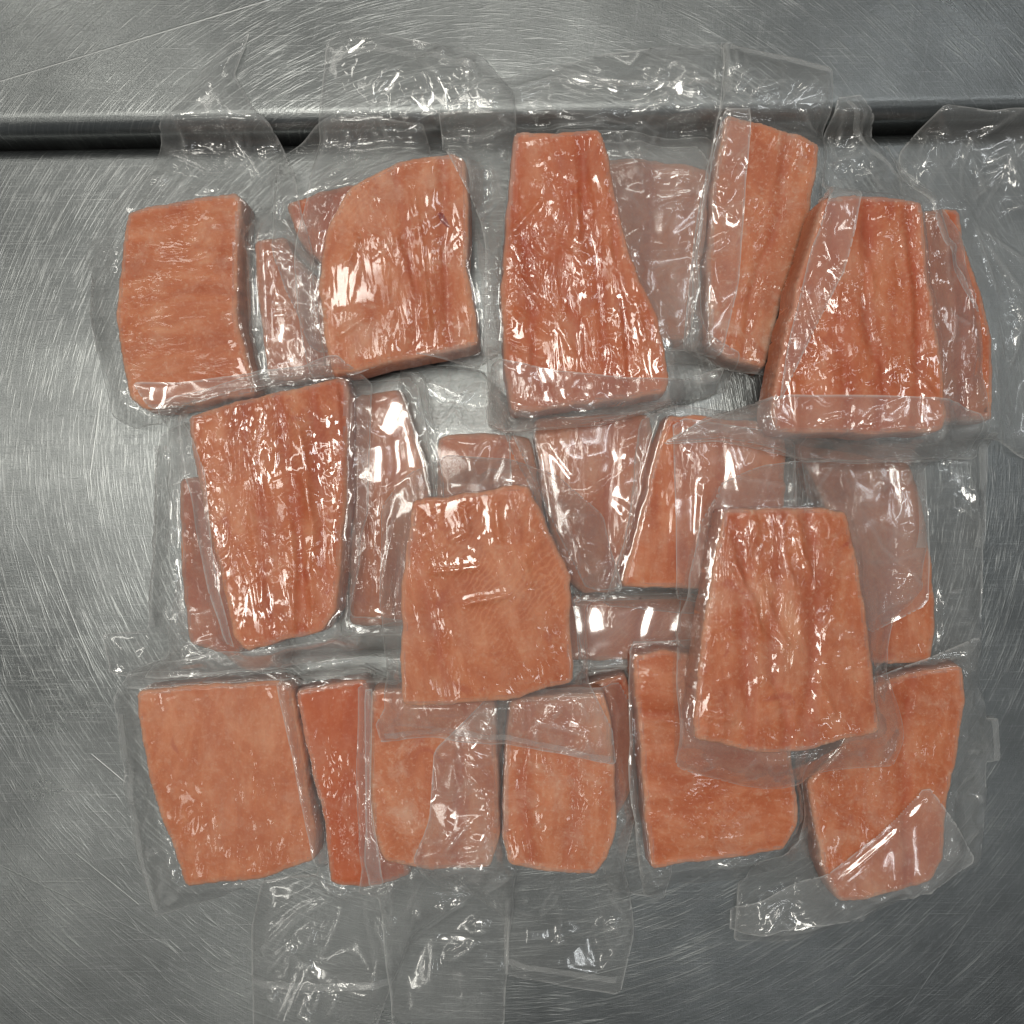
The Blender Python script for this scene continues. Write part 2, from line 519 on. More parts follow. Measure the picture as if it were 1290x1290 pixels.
# ---- lowest layer: packs mostly hidden under others
pack(id='u_left_inner', T=20, fil=[(316, 300), (360, 296), (372, 322), (402, 350), (425, 356), (440, 472), (334, 484)], bag=[(312, 270), (420, 260), (450, 500), (320, 500)], tone=.1, gloss=.5,
     label="pink fillet pack glimpsed between the far-left square fillet and the blood-spotted fillet")
pack(id='u_left_corner', T=21, fil=[(357, 253), (440, 228), (520, 260), (505, 330), (404, 336), (374, 300)], bag=[(345, 195), (430, 150), (540, 165), (545, 450), (400, 450), (350, 330)], tone=.5, gloss=.9, wr=1.0,
     label="fillet pack whose dark crinkled corner pokes out left of the blood-spotted fillet")
pack(id='u_5', flaps=[[(740, 175), (895, 180), (892, 440), (740, 450)]], T=20, fil=[(700, 200), (806, 197), (896, 209), (892, 300), (870, 430), (720, 440)], bag=[(690, 165), (905, 172), (905, 460), (690, 460)], tone=-.2, gloss=.4,
     ridges=[[(800, 190), (815, 255)], [(770, 330), (880, 320)]],
     label="pale pink fillet pack lying flat between the tall striped trapezoid and the leaning narrow fillet")
pack(id='u_8', T=20, fil=[(1150, 262), (1212, 260), (1216, 300), (1240, 365), (1254, 430), (1254, 530), (1180, 536), (1150, 430)],
     bag=[(1138, 190), (1180, 140), (1240, 148), (1320, 140), (1330, 590), (1250, 555), (1160, 560), (1140, 350)], tone=.25, gloss=.8, wr=.7,
     ridges=[[(1217, 280), (1238, 340), (1252, 385)], [(1230, 175), (1275, 150)], [(1240, 210), (1270, 195), (1285, 240)], [(1270, 265), (1290, 262)], [(1225, 200), (1240, 240), (1215, 260)],
             [(1275, 380), (1300, 420)], [(1265, 470), (1280, 440), (1285, 400)], [(1258, 520), (1268, 540)], [(1225, 300), (1300, 390)], [(1222, 290), (1300, 340)]],
     label="narrow fillet pack along the right border, partly under the folded strip of its neighbour")
pack(id='u_10', seals=[([(192, 560), (191, 680), (188, 790)], 9)], T=19, fil=[(223, 600), (255, 600), (330, 640), (345, 800), (290, 830), (236, 815), (226, 720)],
     bag=[(198, 548), (230, 530), (350, 560), (370, 840), (250, 868), (130, 852), (120, 802), (182, 795), (190, 690), (193, 600)], tone=.3, gloss=.4,
     ridges=[[(222, 640), (195, 680), (184, 685)], [(222, 610), (222, 700)], [(222, 760), (205, 790), (225, 800)], [(215, 755), (222, 800)], [(160, 850), (200, 840), (230, 800)], [(130, 845), (150, 860)],
             [(200, 560), (210, 580)], [(205, 500), (215, 550)]],
     label="fillet pack showing only a thin side strip beneath the left-hand ribbed fillet")
pack(id='u_12', flaps=[[(500, 452), (606, 460), (640, 500), (650, 710), (530, 705), (505, 560)]], T=19, fil=[(548, 548), (612, 543), (668, 548), (690, 660), (640, 720), (550, 690)], bag=[(505, 452), (606, 462), (640, 500), (660, 720), (520, 720), (490, 560)], tone=.0, gloss=.3,
     ridges=[[(520, 470), (580, 500), (600, 480)], [(530, 520), (545, 540)], [(560, 535), (572, 515), (590, 540)], [(525, 500), (520, 540)], [(570, 460), (560, 500)]],
     label="small square of fillet seen through film above the middle fillet with the cut-off corner")
pack(id='u_11', flaps=[[(436, 480), (525, 475), (548, 600), (545, 800), (436, 800), (436, 610)]], T=20, fil=[(440, 498), (505, 488), (524, 548), (542, 600), (540, 790), (436, 792), (440, 640)], bag=[(425, 470), (535, 470), (560, 600), (560, 820), (432, 820), (430, 600)], tone=-.1, gloss=.5,
     ridges=[[(485, 625), (520, 600), (525, 625)], [(482, 620), (478, 700), (472, 760)], [(440, 560), (452, 600)], [(455, 640), (475, 655), (478, 690)], [(500, 660), (490, 720)]],
     label="hazy pink fillet pack squeezed between the left ribbed fillet and the cut-off-corner fillet")
pack(id='u_23b', flaps=[[(722, 746), (880, 744), (885, 842), (730, 846)], [(718, 742), (860, 745), (850, 800), (880, 838), (735, 840)]], T=17, fil=[(690, 752), (890, 750), (890, 832), (690, 835)], bag=[(725, 750), (870, 745), (880, 850), (730, 850)], tone=.2, gloss=.3,
     label="small fillet pack in the dim gap above the orange lower fillet with a shelf-like step")
pack(id='u_13', flaps=[[(625, 500), (720, 530), (845, 512), (850, 600), (838, 690), (870, 735), (740, 745), (706, 680), (650, 560)]], T=20, fil=[(668, 524), (822, 518), (828, 600), (800, 690), (776, 748), (735, 750), (706, 728), (686, 640)], bag=[(612, 490), (700, 520), (850, 505), (862, 600), (850, 700), (900, 742), (850, 752), (725, 755), (700, 690), (640, 560)], tone=.0, gloss=.3,
     ridges=[[(710, 625), (740, 625), (780, 595), (782, 590)], [(785, 565), (800, 560), (810, 580)], [(690, 560), (720, 600)], [(735, 700), (745, 720), (768, 705)], [(720, 650), (730, 690), (745, 695)], [(800, 620), (770, 690)],
             [(620, 560), (660, 550)], [(605, 600), (625, 575)], [(655, 560), (665, 590)]],
     label="veiled fillet pack in the centre, to the right of the cut-off corner")
pack(id='u_14', flaps=[[(845, 525), (1000, 548), (1005, 670), (905, 765), (850, 755), (850, 640)]], T=20, fil=[(838, 518), (994, 532), (992, 640), (900, 745), (778, 742), (800, 670)], bag=[(800, 535), (845, 515), (905, 520), (1000, 540), (1010, 680), (910, 775), (755, 760), (780, 680)], tone=.1, gloss=.4,
     ridges=[[(808, 655), (812, 685)], [(860, 545), (900, 560)], [(862, 570), (880, 590)], [(840, 560), (800, 640)], [(880, 610), (875, 670)]],
     label="slanted fillet pack in the centre whose left edge runs diagonally under the film")
pack(id='u_15', flaps=[[(1000, 548), (1165, 568), (1168, 700), (1165, 760), (1090, 800), (1030, 690)]], T=20, fil=[(998, 556), (1150, 582), (1166, 640), (1176, 700), (1182, 790), (1176, 835), (1090, 840), (1040, 640)], bag=[(985, 540), (1170, 560), (1252, 545), (1250, 640), (1245, 790), (1238, 850), (1080, 860), (1020, 700)], tone=.1, gloss=.35,
     ridges=[[(1190, 745), (1215, 740)], [(1205, 640), (1235, 655)], [(1240, 790), (1215, 830)], [(1225, 600), (1240, 680)], [(1180, 830), (1235, 815)], [(1190, 580), (1235, 585)]],
     seals=[([(1243, 545), (1243, 640), (1238, 690)], 11)],
     label="pack lying behind the lone right trapezoid, its clear pouch reaching far to the right")

# ---- bottom row
pack(id='b_19', seals=[([(150, 900), (165, 1010), (178, 1095), (194, 1150)], 9)], T=21, fil=[(166, 868), (350, 855), (368, 862), (383, 950), (400, 1050), (399, 1086), (330, 1110), (232, 1120), (216, 1072), (186, 990)],
     bag=[(137, 885), (165, 845), (362, 838), (425, 880), (430, 1080), (398, 1088), (322, 1108), (280, 1130), (192, 1160), (186, 1148), (168, 1090), (152, 1010)], tone=-.25, gloss=.12, frost=.35, grooves=[],
     ridges=[[(186, 1060), (190, 1080), (186, 1085)], [(180, 1075), (205, 1070)], [(195, 1130), (205, 1110), (212, 1125)], [(205, 1145), (230, 1125)], [(330, 1112), (395, 1090)], [(385, 1060), (398, 1085)], [(330, 890), (350, 915), (365, 905)], [(345, 880), (352, 898), (368, 903)],
             [(174, 970), (180, 990)], [(210, 1100), (200, 1140)]],
     label="mottled pale fillet pack at the lower left corner of the pile")
pack(id='b_20', T=18, fil=[(368, 868), (462, 852), (475, 900), (480, 1020), (522, 1106), (455, 1122), (414, 1113), (408, 1050), (390, 970)],
     bag=[(355, 850), (470, 838), (520, 900), (530, 1090), (600, 1130), (520, 1180), (495, 1238), (470, 1305), (330, 1320), (315, 1300), (312, 1240), (312, 1180), (328, 1112), (405, 1095), (380, 960)], tone=.6, gloss=.45, wr=.5, grooves=[],
     ridges=[[(400, 1095), (430, 1120), (445, 1122)], [(430, 1125), (375, 1150), (330, 1195), (335, 1212)], [(410, 1130), (365, 1165), (340, 1205)], [(432, 1145), (400, 1215)], [(332, 1230), (362, 1195), (395, 1225)], [(362, 1195), (360, 1228), (340, 1232)],
             [(470, 1150), (490, 1200), (495, 1230)], [(335, 1252), (352, 1262)], [(388, 1250), (378, 1275), (408, 1290)], [(425, 1250), (412, 1285)], [(405, 1250), (395, 1270)]],
     seals=[([(311, 1241), (400, 1242), (497, 1240)], 9)],
     label="deep orange fillet pack with a long empty pouch tail towards the lower edge")
pack(id='b_21', T=22, fil=[(466, 868), (560, 862), (626, 880), (632, 1050), (620, 1096), (540, 1098), (484, 1088), (466, 1052), (462, 950)],
     bag=[(457, 850), (640, 845), (650, 1110), (640, 1210), (635, 1310), (492, 1310), (485, 1200), (480, 1125), (455, 1118), (462, 1080), (457, 980)], tone=-.15, gloss=.25, frost=.9, grooves=[.2],
     ridges=[[(530, 1090), (540, 1100)], [(525, 1150), (530, 1165)], [(556, 1145), (560, 1165)], [(590, 1190), (615, 1188)], [(560, 1230), (600, 1205)], [(545, 1105), (580, 1125)], [(500, 1210), (600, 1130)], [(560, 920), (570, 950)]],
     flaps=[[(458, 870), (470, 868), (468, 1000), (478, 1075), (482, 1120), (462, 1125), (458, 1090), (462, 1040)]],
     label="frost-streaked fillet pack below the left half of the cut-off-corner fillet")
pack(id='b_23', T=20, fil=[(735, 862), (790, 846), (802, 900), (797, 1000), (778, 1030), (730, 1030)], bag=[(725, 845), (800, 832), (830, 1000), (850, 1105), (838, 1138), (770, 1130), (740, 1040)], tone=.3, gloss=.25,
     ridges=[[(790, 1020), (810, 1060), (815, 1080)], [(780, 1080), (815, 1090), (830, 1110)], [(800, 1000), (815, 1040)]],
     label="fillet pack seen edge-on behind the round-cornered lower fillet")
pack(id='b_22', seals=[([(640, 1130), (638, 1200), (638, 1242)], 6), ([(640, 1238), (710, 1250), (783, 1264)], 8)], T=24, fil=[(640, 880), (700, 872), (760, 870), (772, 905), (780, 1040), (768, 1085), (750, 1106), (690, 1104), (640, 1095), (631, 1060), (634, 960)],
     bag=[(552, 930), (620, 862), (775, 850), (800, 900), (800, 1000), (782, 1075), (795, 1130), (803, 1190), (785, 1270), (700, 1255), (636, 1243), (640, 1160), (600, 1125), (545, 1100), (528, 1060), (545, 1010)], tone=-.25, gloss=.25, frost=.8, grooves=[.12, -.3],
     ridges=[[(600, 1125), (640, 1095), (612, 1100)], [(710, 1110), (690, 1140), (682, 1172), (700, 1150), (705, 1125)], [(780, 1110), (775, 1150), (800, 1185)], [(660, 1150), (665, 1140)], [(640, 1130), (642, 1160), (685, 1175)], [(760, 1195), (780, 1190), (790, 1205)], [(590, 1100), (610, 1090)],
             [(655, 1258), (670, 1262)], [(700, 1210), (720, 1205)], [(775, 1120), (790, 1160)], [(595, 1020), (560, 1060)]],
     label="round-cornered pale fillet pack below the right half of the cut-off-corner fillet")
pack(id='b_24', T=21, fil=[(794, 824), (830, 816), (868, 820), (960, 850), (1000, 940), (1010, 1040), (990, 1075), (900, 1088), (820, 1099), (812, 1040), (806, 960)],
     bag=[(785, 800), (880, 795), (1020, 850), (1030, 980), (1034, 1085), (960, 1112), (850, 1112), (812, 1128), (795, 1060), (785, 960)], tone=.15, gloss=.2, frost=.55, grain=90, grooves=[.25],
     ridges=[[(960, 985), (975, 1020), (1020, 1065)], [(850, 1000), (905, 985)], [(1000, 1000), (1010, 1040)], [(820, 1105), (850, 1120)]],
     label="orange lower fillet pack with a shelf-like step, overlapped by the lone right trapezoid")
pack(id='b_25', T=22, fil=[(1100, 860), (1150, 845), (1216, 836), (1220, 880), (1209, 950), (1196, 1010), (1192, 1085), (1176, 1114), (1100, 1135), (1056, 1140), (1040, 1112), (1026, 1040), (1014, 985), (1060, 940)],
     bag=[(1085, 850), (1225, 800), (1238, 840), (1245, 905), (1265, 907), (1268, 960), (1246, 962), (1250, 1010), (1242, 1095), (1180, 1122), (1060, 1172), (1015, 1192), (928, 1195), (932, 1130), (938, 1065), (1000, 1055), (1000, 970)], tone=.1, gloss=.2, frost=.5, grooves=[.1],
     flaps=[[(1038, 1104), (1100, 1052), (1165, 986), (1205, 1040), (1241, 1092), (1175, 1122), (1060, 1170), (930, 1194), (931, 1162), (985, 1135)]],
     ridges=[[(1040, 1103), (1100, 1050), (1150, 1000)], [(1045, 1110), (1080, 1080)], [(930, 1172), (990, 1178), (1060, 1160)], [(965, 1170), (985, 1160), (1000, 1175)], [(990, 1140), (960, 1170)], [(1070, 1115), (1100, 1125), (1125, 1110), (1110, 1105)], [(1120, 1100), (1150, 1130)],
             [(1190, 1080), (1195, 1055), (1202, 1060)], [(1150, 1095), (1160, 1120)], [(1130, 1125), (1160, 1130)], [(1230, 1000), (1245, 1015)], [(1215, 940), (1235, 950)], [(1225, 860), (1242, 895)], [(1080, 1150), (1090, 1165)],
             [(1220, 1055), (1240, 1045)]],
     seals=[([(1256, 906), (1258, 960)], 10)],
     label="fillet pack at the lower right corner with a big folded pouch corner over its end")

# ---- top row
pack(id='t_1', T=26, tilt=(0, 0), fil=[(157, 264), (225, 250), (296, 238), (305, 250), (300, 340), (300, 400), (318, 472), (325, 500), (180, 518), (160, 500), (148, 440), (143, 395), (150, 330)],
     bag=[(319, 48), (292, 62), (262, 98), (220, 146), (186, 200), (150, 242), (120, 285), (99, 322), (110, 345), (106, 395), (112, 440), (128, 485), (138, 525), (175, 541), (215, 536), (245, 512), (330, 498), (418, 478), (412, 400), (400, 330), (372, 220), (345, 165), (322, 142), (300, 100)], tone=-.05, gloss=.15, frost=.5, grain=95, grooves=[],
     flaps=[[(168, 482), (230, 482), (330, 470), (440, 455), (400, 478), (300, 492), (235, 512), (190, 516)]],
     ridges=[[(284, 115), (290, 170), (300, 180)], [(290, 170), (315, 200), (330, 228)], [(332, 230), (330, 260)], [(316, 300), (320, 320), (330, 335)], [(328, 340), (330, 430)], [(352, 280), (343, 310), (347, 400), (345, 445)], [(200, 188), (240, 205), (280, 220)], [(215, 170), (230, 160), (235, 185), (228, 190)],
             [(98, 323), (118, 310), (145, 304)], [(122, 345), (130, 325), (142, 315)], [(120, 270), (138, 258)], [(115, 305), (120, 285)], [(128, 430), (140, 470), (152, 495)], [(140, 370), (136, 395), (143, 405)], [(175, 235), (150, 250)], [(185, 230), (215, 225), (200, 240)], [(230, 230), (235, 240)], [(250, 215), (275, 230)],
             [(160, 510), (190, 515)], [(310, 150), (345, 165), (352, 170), (335, 195)], [(335, 200), (355, 215)], [(300, 470), (340, 480)]],
     seals=[([(109, 345), (108, 395), (114, 440)], 11)],
     label="flat square fillet pack at the upper left with its pouch pinched to a point above")
pack(id='t_3', spot=[(551, 268), (557, 266), (563, 276), (567, 286), (561, 284), (554, 277)], seals=[([(416, 66), (470, 58), (540, 66), (600, 86)], 8)], streaks=[[(520,240),(530,300),(535,360),(540,410)],[(500,300),(530,400)],[(580,320),(588,380),(592,420)],[(430,420),(460,400)],[(440,330),(450,300)]], T=25, fil=[(410, 290), (440, 236), (500, 203), (570, 192), (588, 200), (592, 260), (590, 330), (602, 400), (604, 432), (520, 452), (415, 475), (406, 420), (400, 360), (404, 320)],
     bag=[(412, 62), (432, 42), (520, 50), (600, 72), (650, 120), (648, 300), (640, 440), (600, 468), (520, 455), (460, 480), (400, 482), (385, 400), (384, 310), (398, 200)], tone=-.1, gloss=.3, frost=.6, wr=.6, grooves=[.05, .3], grain=4,
     ridges=[[(495, 80), (470, 105), (466, 170)], [(480, 115), (478, 140), (490, 190)], [(505, 110), (500, 135), (510, 150), (516, 120)], [(525, 105), (535, 120)], [(540, 40), (565, 65)], [(570, 40), (608, 55), (610, 80)], [(575, 70), (600, 85)], [(600, 92), (600, 125)], [(570, 105), (582, 130)],
             [(440, 30), (440, 45), (465, 40), (475, 30)], [(385, 235), (398, 190), (410, 140)], [(400, 225), (430, 215)], [(430, 160), (440, 170)], [(510, 165), (560, 145), (545, 150)], [(455, 200), (470, 215)], [(580, 198), (598, 215), (597, 245), (620, 262)], [(607, 295), (606, 345), (625, 375)], [(607, 355), (625, 345), (628, 330)],
             [(630, 280), (625, 330), (632, 400)], [(600, 390), (610, 420)], [(480, 205), (455, 180)], [(620, 100), (650, 120)], [(520, 70), (560, 100)]],
     label="blood-spotted fillet pack with a rounded upper-left corner, left of the tall striped trapezoid")
pack(id='t_6', T=25, tilt=(0.04, 0.0), fil=[(914, 140), (960, 152), (1036, 178), (1022, 270), (1005, 330), (985, 390), (966, 466), (915, 452), (892, 430), (890, 330), (897, 230)],
     bag=[(908, 60), (975, 76), (1044, 92), (1040, 180), (1024, 300), (990, 400), (972, 482), (900, 465), (855, 445), (866, 330), (885, 220), (905, 130)], tone=-.15, gloss=.3, frost=1.0, wr=.4, grooves=[.1], grain=-14,
     flaps=[[(910, 140), (946, 141), (938, 250), (930, 360), (908, 452), (868, 440), (872, 330), (893, 220)]],
     ridges=[[(918, 130), (925, 110), (945, 98)], [(942, 130), (990, 115)], [(908, 70), (912, 110)], [(920, 70), (922, 105)], [(900, 285), (880, 240), (910, 250)], [(917, 220), (900, 270), (915, 285)], [(866, 400), (885, 330), (860, 340)], [(868, 435), (895, 390), (880, 330)], [(860, 420), (880, 430)], [(870, 330), (905, 310)],
             [(960, 110), (940, 135)], [(1000, 150), (1030, 180)], [(888, 170), (905, 200)], [(900, 440), (930, 450)]],
     seals=[([(916, 68), (975, 82), (1040, 97)], 9), ([(909, 60), (912, 130)], 8)],
     label="narrow frosty fillet pack leaning right, with a strip of pouch folded along its left side")
pack(id='t_7', seals=[([(1075, 118), (1110, 170), (1150, 220)], 6)], streaks=[[(1040,470),(1065,460),(1070,500)],[(1095,330),(1100,370)],[(1060,340),(1050,400)],[(1140,300),(1150,360),(1150,420)],[(1000,480),(1005,540)],[(1155,470),(1180,500)],[(1105,440),(1110,500)]], T=26, fil=[(1036, 245), (1100, 243), (1166, 250), (1173, 340), (1188, 430), (1196, 520), (1190, 544), (1100, 550), (976, 546), (968, 520), (984, 430), (1010, 330)],
     bag=[(1062, 113), (1092, 110), (1118, 150), (1150, 190), (1215, 300), (1236, 420), (1250, 520), (1249, 575), (1100, 585), (1000, 582), (900, 555), (830, 560), (880, 530), (962, 505), (975, 440), (1000, 330), (1040, 205)], tone=.25, gloss=.75, frost=.25, wr=.75, grooves=[-.15, .05, .28], grain=2,
     flaps=[[(966, 504), (1080, 504), (1190, 508), (1250, 520), (1249, 572), (1100, 582), (1000, 578), (905, 556), (832, 560), (880, 532)],
            [(1034, 244), (1071, 248), (1046, 350), (1002, 440), (966, 516), (978, 440), (1006, 330)],
            [(1143, 152), (1158, 146), (1176, 205), (1200, 280), (1222, 350), (1236, 392), (1230, 392), (1210, 350), (1186, 285), (1160, 210)]],
     ridges=[[(1066, 125), (1075, 150), (1072, 165)], [(1095, 120), (1105, 165), (1095, 190)], [(1060, 190), (1110, 175)], [(1055, 205), (1035, 245), (1015, 265)], [(1070, 210), (1095, 245)], [(1115, 205), (1112, 240)], [(1020, 290), (1005, 320), (1020, 360), (1040, 375)], [(1150, 230), (1180, 300), (1190, 380)], [(1170, 400), (1205, 415), (1185, 405)],
             [(940, 530), (975, 548)], [(1055, 560), (1000, 590), (1000, 640)], [(1140, 510), (1158, 540), (1150, 570)], [(1140, 545), (1130, 560)], [(1010, 540), (1030, 535)], [(1180, 520), (1170, 545)], [(1190, 400), (1180, 440)], [(870, 550), (905, 545), (900, 560)], [(1195, 560), (1240, 565)], [(1160, 500), (1220, 540)]],
     label="large glossy ribbed fillet pack at the upper right with a folded strip standing beside it")
pack(id='t_4', streaks=[[(690,330),(672,400),(665,460)],[(765,310),(780,350),(782,420),(790,480)],[(650,390),(690,420)],[(700,300),(735,320)],[(656,180),(690,175)],[(725,240),(728,300)],[(655,350),(700,400),(720,440)],[(640,430),(680,450)],[(800,380),(812,430)],[(645,290),(680,255)]], T=26, tilt=(0.0, -0.03), fil=[(646, 165), (700, 166), (757, 164), (768, 200), (786, 290), (806, 350), (832, 400), (846, 480), (842, 496), (760, 508), (642, 522), (634, 470), (630, 380), (633, 300), (640, 230)],
     bag=[(555, 150), (640, 102), (760, 70), (903, 58), (910, 64), (906, 130), (890, 220), (872, 330), (880, 420), (926, 448), (924, 488), (850, 510), (760, 535), (640, 548), (612, 535), (614, 450), (612, 300), (560, 205)], tone=.35, gloss=1.0, frost=.3, wr=1.0, grooves=[-.02, .14, .3, -.25], grain=6,
     flaps=[[(618, 448), (700, 466), (790, 476), (850, 477), (928, 450), (925, 486), (850, 508), (760, 532), (640, 542), (612, 532)]],
     ridges=[[(675, 65), (720, 85), (780, 100), (840, 102)], [(640, 115), (712, 88)], [(770, 180), (790, 205), (818, 256)], [(818, 256), (880, 240)], [(775, 168), (780, 185), (772, 190)], [(570, 160), (600, 178), (640, 178)], [(680, 125), (690, 135), (705, 130)], [(770, 145), (745, 165)], [(800, 140), (830, 160), (818, 190)], [(735, 145), (815, 155)],
             [(825, 95), (832, 85), (840, 92)], [(820, 120), (840, 125), (845, 110)], [(860, 100), (905, 105)], [(880, 90), (870, 95)], [(805, 240), (790, 260), (815, 285)], [(620, 450), (625, 470), (635, 460)], [(615, 490), (640, 525)], [(650, 520), (680, 535)], [(640, 515), (660, 530)], [(820, 490), (822, 515)], [(880, 470), (905, 475), (925, 458)], [(890, 480), (920, 470)],
             [(600, 285), (628, 262)], [(810, 350), (850, 330)], [(700, 100), (690, 130)], [(650, 170), (630, 150)]],
     seals=[([(690, 96), (800, 103), (908, 104)], 7), ([(622, 470), (624, 535)], 15)],
     label="tall glossy ribbed fillet pack shaped like a trapezoid at the top centre")

# ---- middle row
pack(id='m_9', streaks=[[(300,510),(310,560),(322,600),(330,650),(335,700),(330,760)],[(350,490),(375,540),(385,590),(390,650)],[(380,600),(395,660),(388,720),(395,760)],[(420,480),(430,560),(428,640)],[(365,660),(372,720),(370,790)],[(315,640),(325,700),(345,800)]], T=25, tilt=(0.02, 0.0), fil=[(232, 522), (330, 494), (432, 470), (439, 492), (438, 600), (432, 700), (426, 772), (410, 796), (370, 806), (312, 821), (294, 800), (276, 720), (250, 620)],
     bag=[(213, 512), (330, 480), (438, 458), (475, 490), (470, 640), (450, 770), (515, 780), (516, 855), (340, 852), (165, 866), (150, 852), (215, 825), (240, 700), (222, 600)], tone=.1, gloss=1.0, frost=.25, wr=1.0, grooves=[-.12, .08, .26, .4], grain=6,
     flaps=[[(217, 516), (240, 545), (262, 600), (271, 690), (280, 740), (298, 815), (285, 812), (262, 730), (240, 640)],
            [(168, 846), (280, 822), (350, 815), (440, 800), (510, 785), (512, 850), (440, 838), (340, 848), (165, 863)]],
     ridges=[[(275, 745), (295, 815)], [(430, 490), (440, 540), (448, 570)], [(300, 820), (400, 812), (430, 800)], [(160, 858), (200, 845), (260, 830)], [(425, 770), (432, 790), (425, 795)], [(455, 800), (450, 820), (475, 815)], [(445, 560), (465, 570), (460, 600)], [(440, 620), (455, 700)], [(450, 740), (480, 800)], [(340, 845), (400, 835)], [(225, 520), (240, 600)]],
     label="ribbed fillet pack on the left of the middle row, streaked with long wet highlights")
pack(id='m_16', seals=[([(490, 918), (560, 908), (640, 917), (765, 945)], 7)], streaks=[[(585,640),(590,670),(570,680)],[(625,635),(628,680)],[(660,705),(668,735)],[(545,720),(600,715)],[(590,760),(640,750)]], T=24, fil=[(520, 629), (590, 620), (650, 608), (668, 613), (690, 660), (722, 726), (720, 790), (725, 862), (680, 872), (655, 886), (600, 889), (505, 893), (503, 840), (505, 740), (513, 680)],
     bag=[(482, 640), (520, 595), (560, 572), (640, 580), (700, 600), (760, 650), (780, 740), (735, 760), (738, 850), (768, 910), (772, 952), (700, 938), (640, 926), (560, 918), (485, 928), (478, 905), (492, 880), (482, 760)], tone=-.1, gloss=.55, frost=.3, wr=.55, grooves=[-.3], grain=12,
     ridges=[[(520, 625), (485, 680), (478, 700)], [(525, 600), (560, 612)], [(548, 590), (565, 620)], [(605, 620), (612, 598), (625, 588)], [(540, 585), (545, 600)], [(665, 612), (700, 645), (725, 690), (728, 725)], [(727, 690), (740, 720), (760, 715), (770, 706)], [(680, 625), (720, 640)], [(500, 900), (560, 905)], [(498, 908), (510, 935)], [(575, 905), (582, 930)], [(665, 895), (740, 915)],
             [(705, 880), (690, 895)], [(700, 945), (735, 935), (735, 920), (750, 955)], [(600, 900), (620, 912)], [(725, 870), (740, 900)], [(545, 920), (610, 930)], [(672, 905), (675, 930)], [(620, 595), (660, 600)], [(730, 760), (735, 860)]],
     label="smooth fillet pack in the centre with its upper right corner cut off")
pack(id='m_17', streaks=[[(950,640),(955,670),(945,700)],[(985,640),(990,690),(1000,740)],[(925,690),(935,740),(960,800),(985,820)],[(960,740),(975,780),(990,810)],[(1010,690),(1030,740)],[(1005,645),(1012,700)],[(890,900),(920,905)],[(925,710),(950,760),(955,800)],[(1030,860),(1050,900)]], T=25, fil=[(912, 640), (990, 638), (1075, 640), (1088, 710), (1100, 800), (1106, 870), (1113, 924), (1060, 936), (1010, 948), (960, 950), (872, 932), (870, 900), (882, 800), (896, 720)],
     bag=[(850, 760), (870, 660), (895, 610), (960, 585), (1172, 577), (1173, 690), (1165, 745), (1130, 780), (1120, 850), (1135, 930), (1125, 965), (1040, 972), (960, 985), (905, 975), (845, 955), (838, 850)], tone=.05, gloss=.85, frost=.35, wr=.8, grooves=[-.05, .12, -.22], grain=0,
     ridges=[[(1050, 572), (1005, 600), (998, 640)], [(1060, 575), (1015, 620), (1010, 640)], [(985, 615), (975, 640)], [(1075, 645), (1105, 690), (1145, 720)], [(1145, 718), (1170, 745)], [(1105, 590), (1115, 620)], [(1120, 590), (1125, 615)], [(1150, 590), (1140, 610)], [(870, 930), (885, 950), (870, 960)], [(960, 960), (970, 985)], [(1065, 935), (1085, 960)], [(1115, 925), (1105, 965)], [(860, 745), (890, 735)],
             [(920, 970), (940, 960)], [(1110, 780), (1140, 780)], [(905, 650), (890, 690)], [(960, 985), (1040, 970)], [(880, 600), (900, 650)], [(1150, 850), (1140, 900)], [(905, 600), (1000, 620)]],
     seals=[([(1162, 578), (1163, 640), (1161, 690)], 16)],
     label="broad ribbed fillet pack on the right of the middle row, resting across the lower fillets")

GROUP = "vacuum packed salmon fillets piled on the steel table"


def fillet_plan(k, ztop):
    fp = np.array([P(x, y, ztop) for x, y in k['fil']])
    fp = ccw(fp)
    fp = chaikin(chaikin(fp, 1, 0.07), 1, 0.2)
    fp = resample(fp, 0.0025)
    c = fp.mean(0)
    sd = k['seed']
    d = fp - c
    L = np.hypot(d[:, 0], d[:, 1])
    w = 1 + (0.0007 * noise2(fp[:, 0] * 110 + sd, fp[:, 1] * 110, 3) + 0.0004 * noise2(fp[:, 0] * 330 + sd, fp[:, 1] * 330, 4)) / np.maximum(L, .01)
    return c + d * w[:, None]


RW = 0.0045   # roundover width


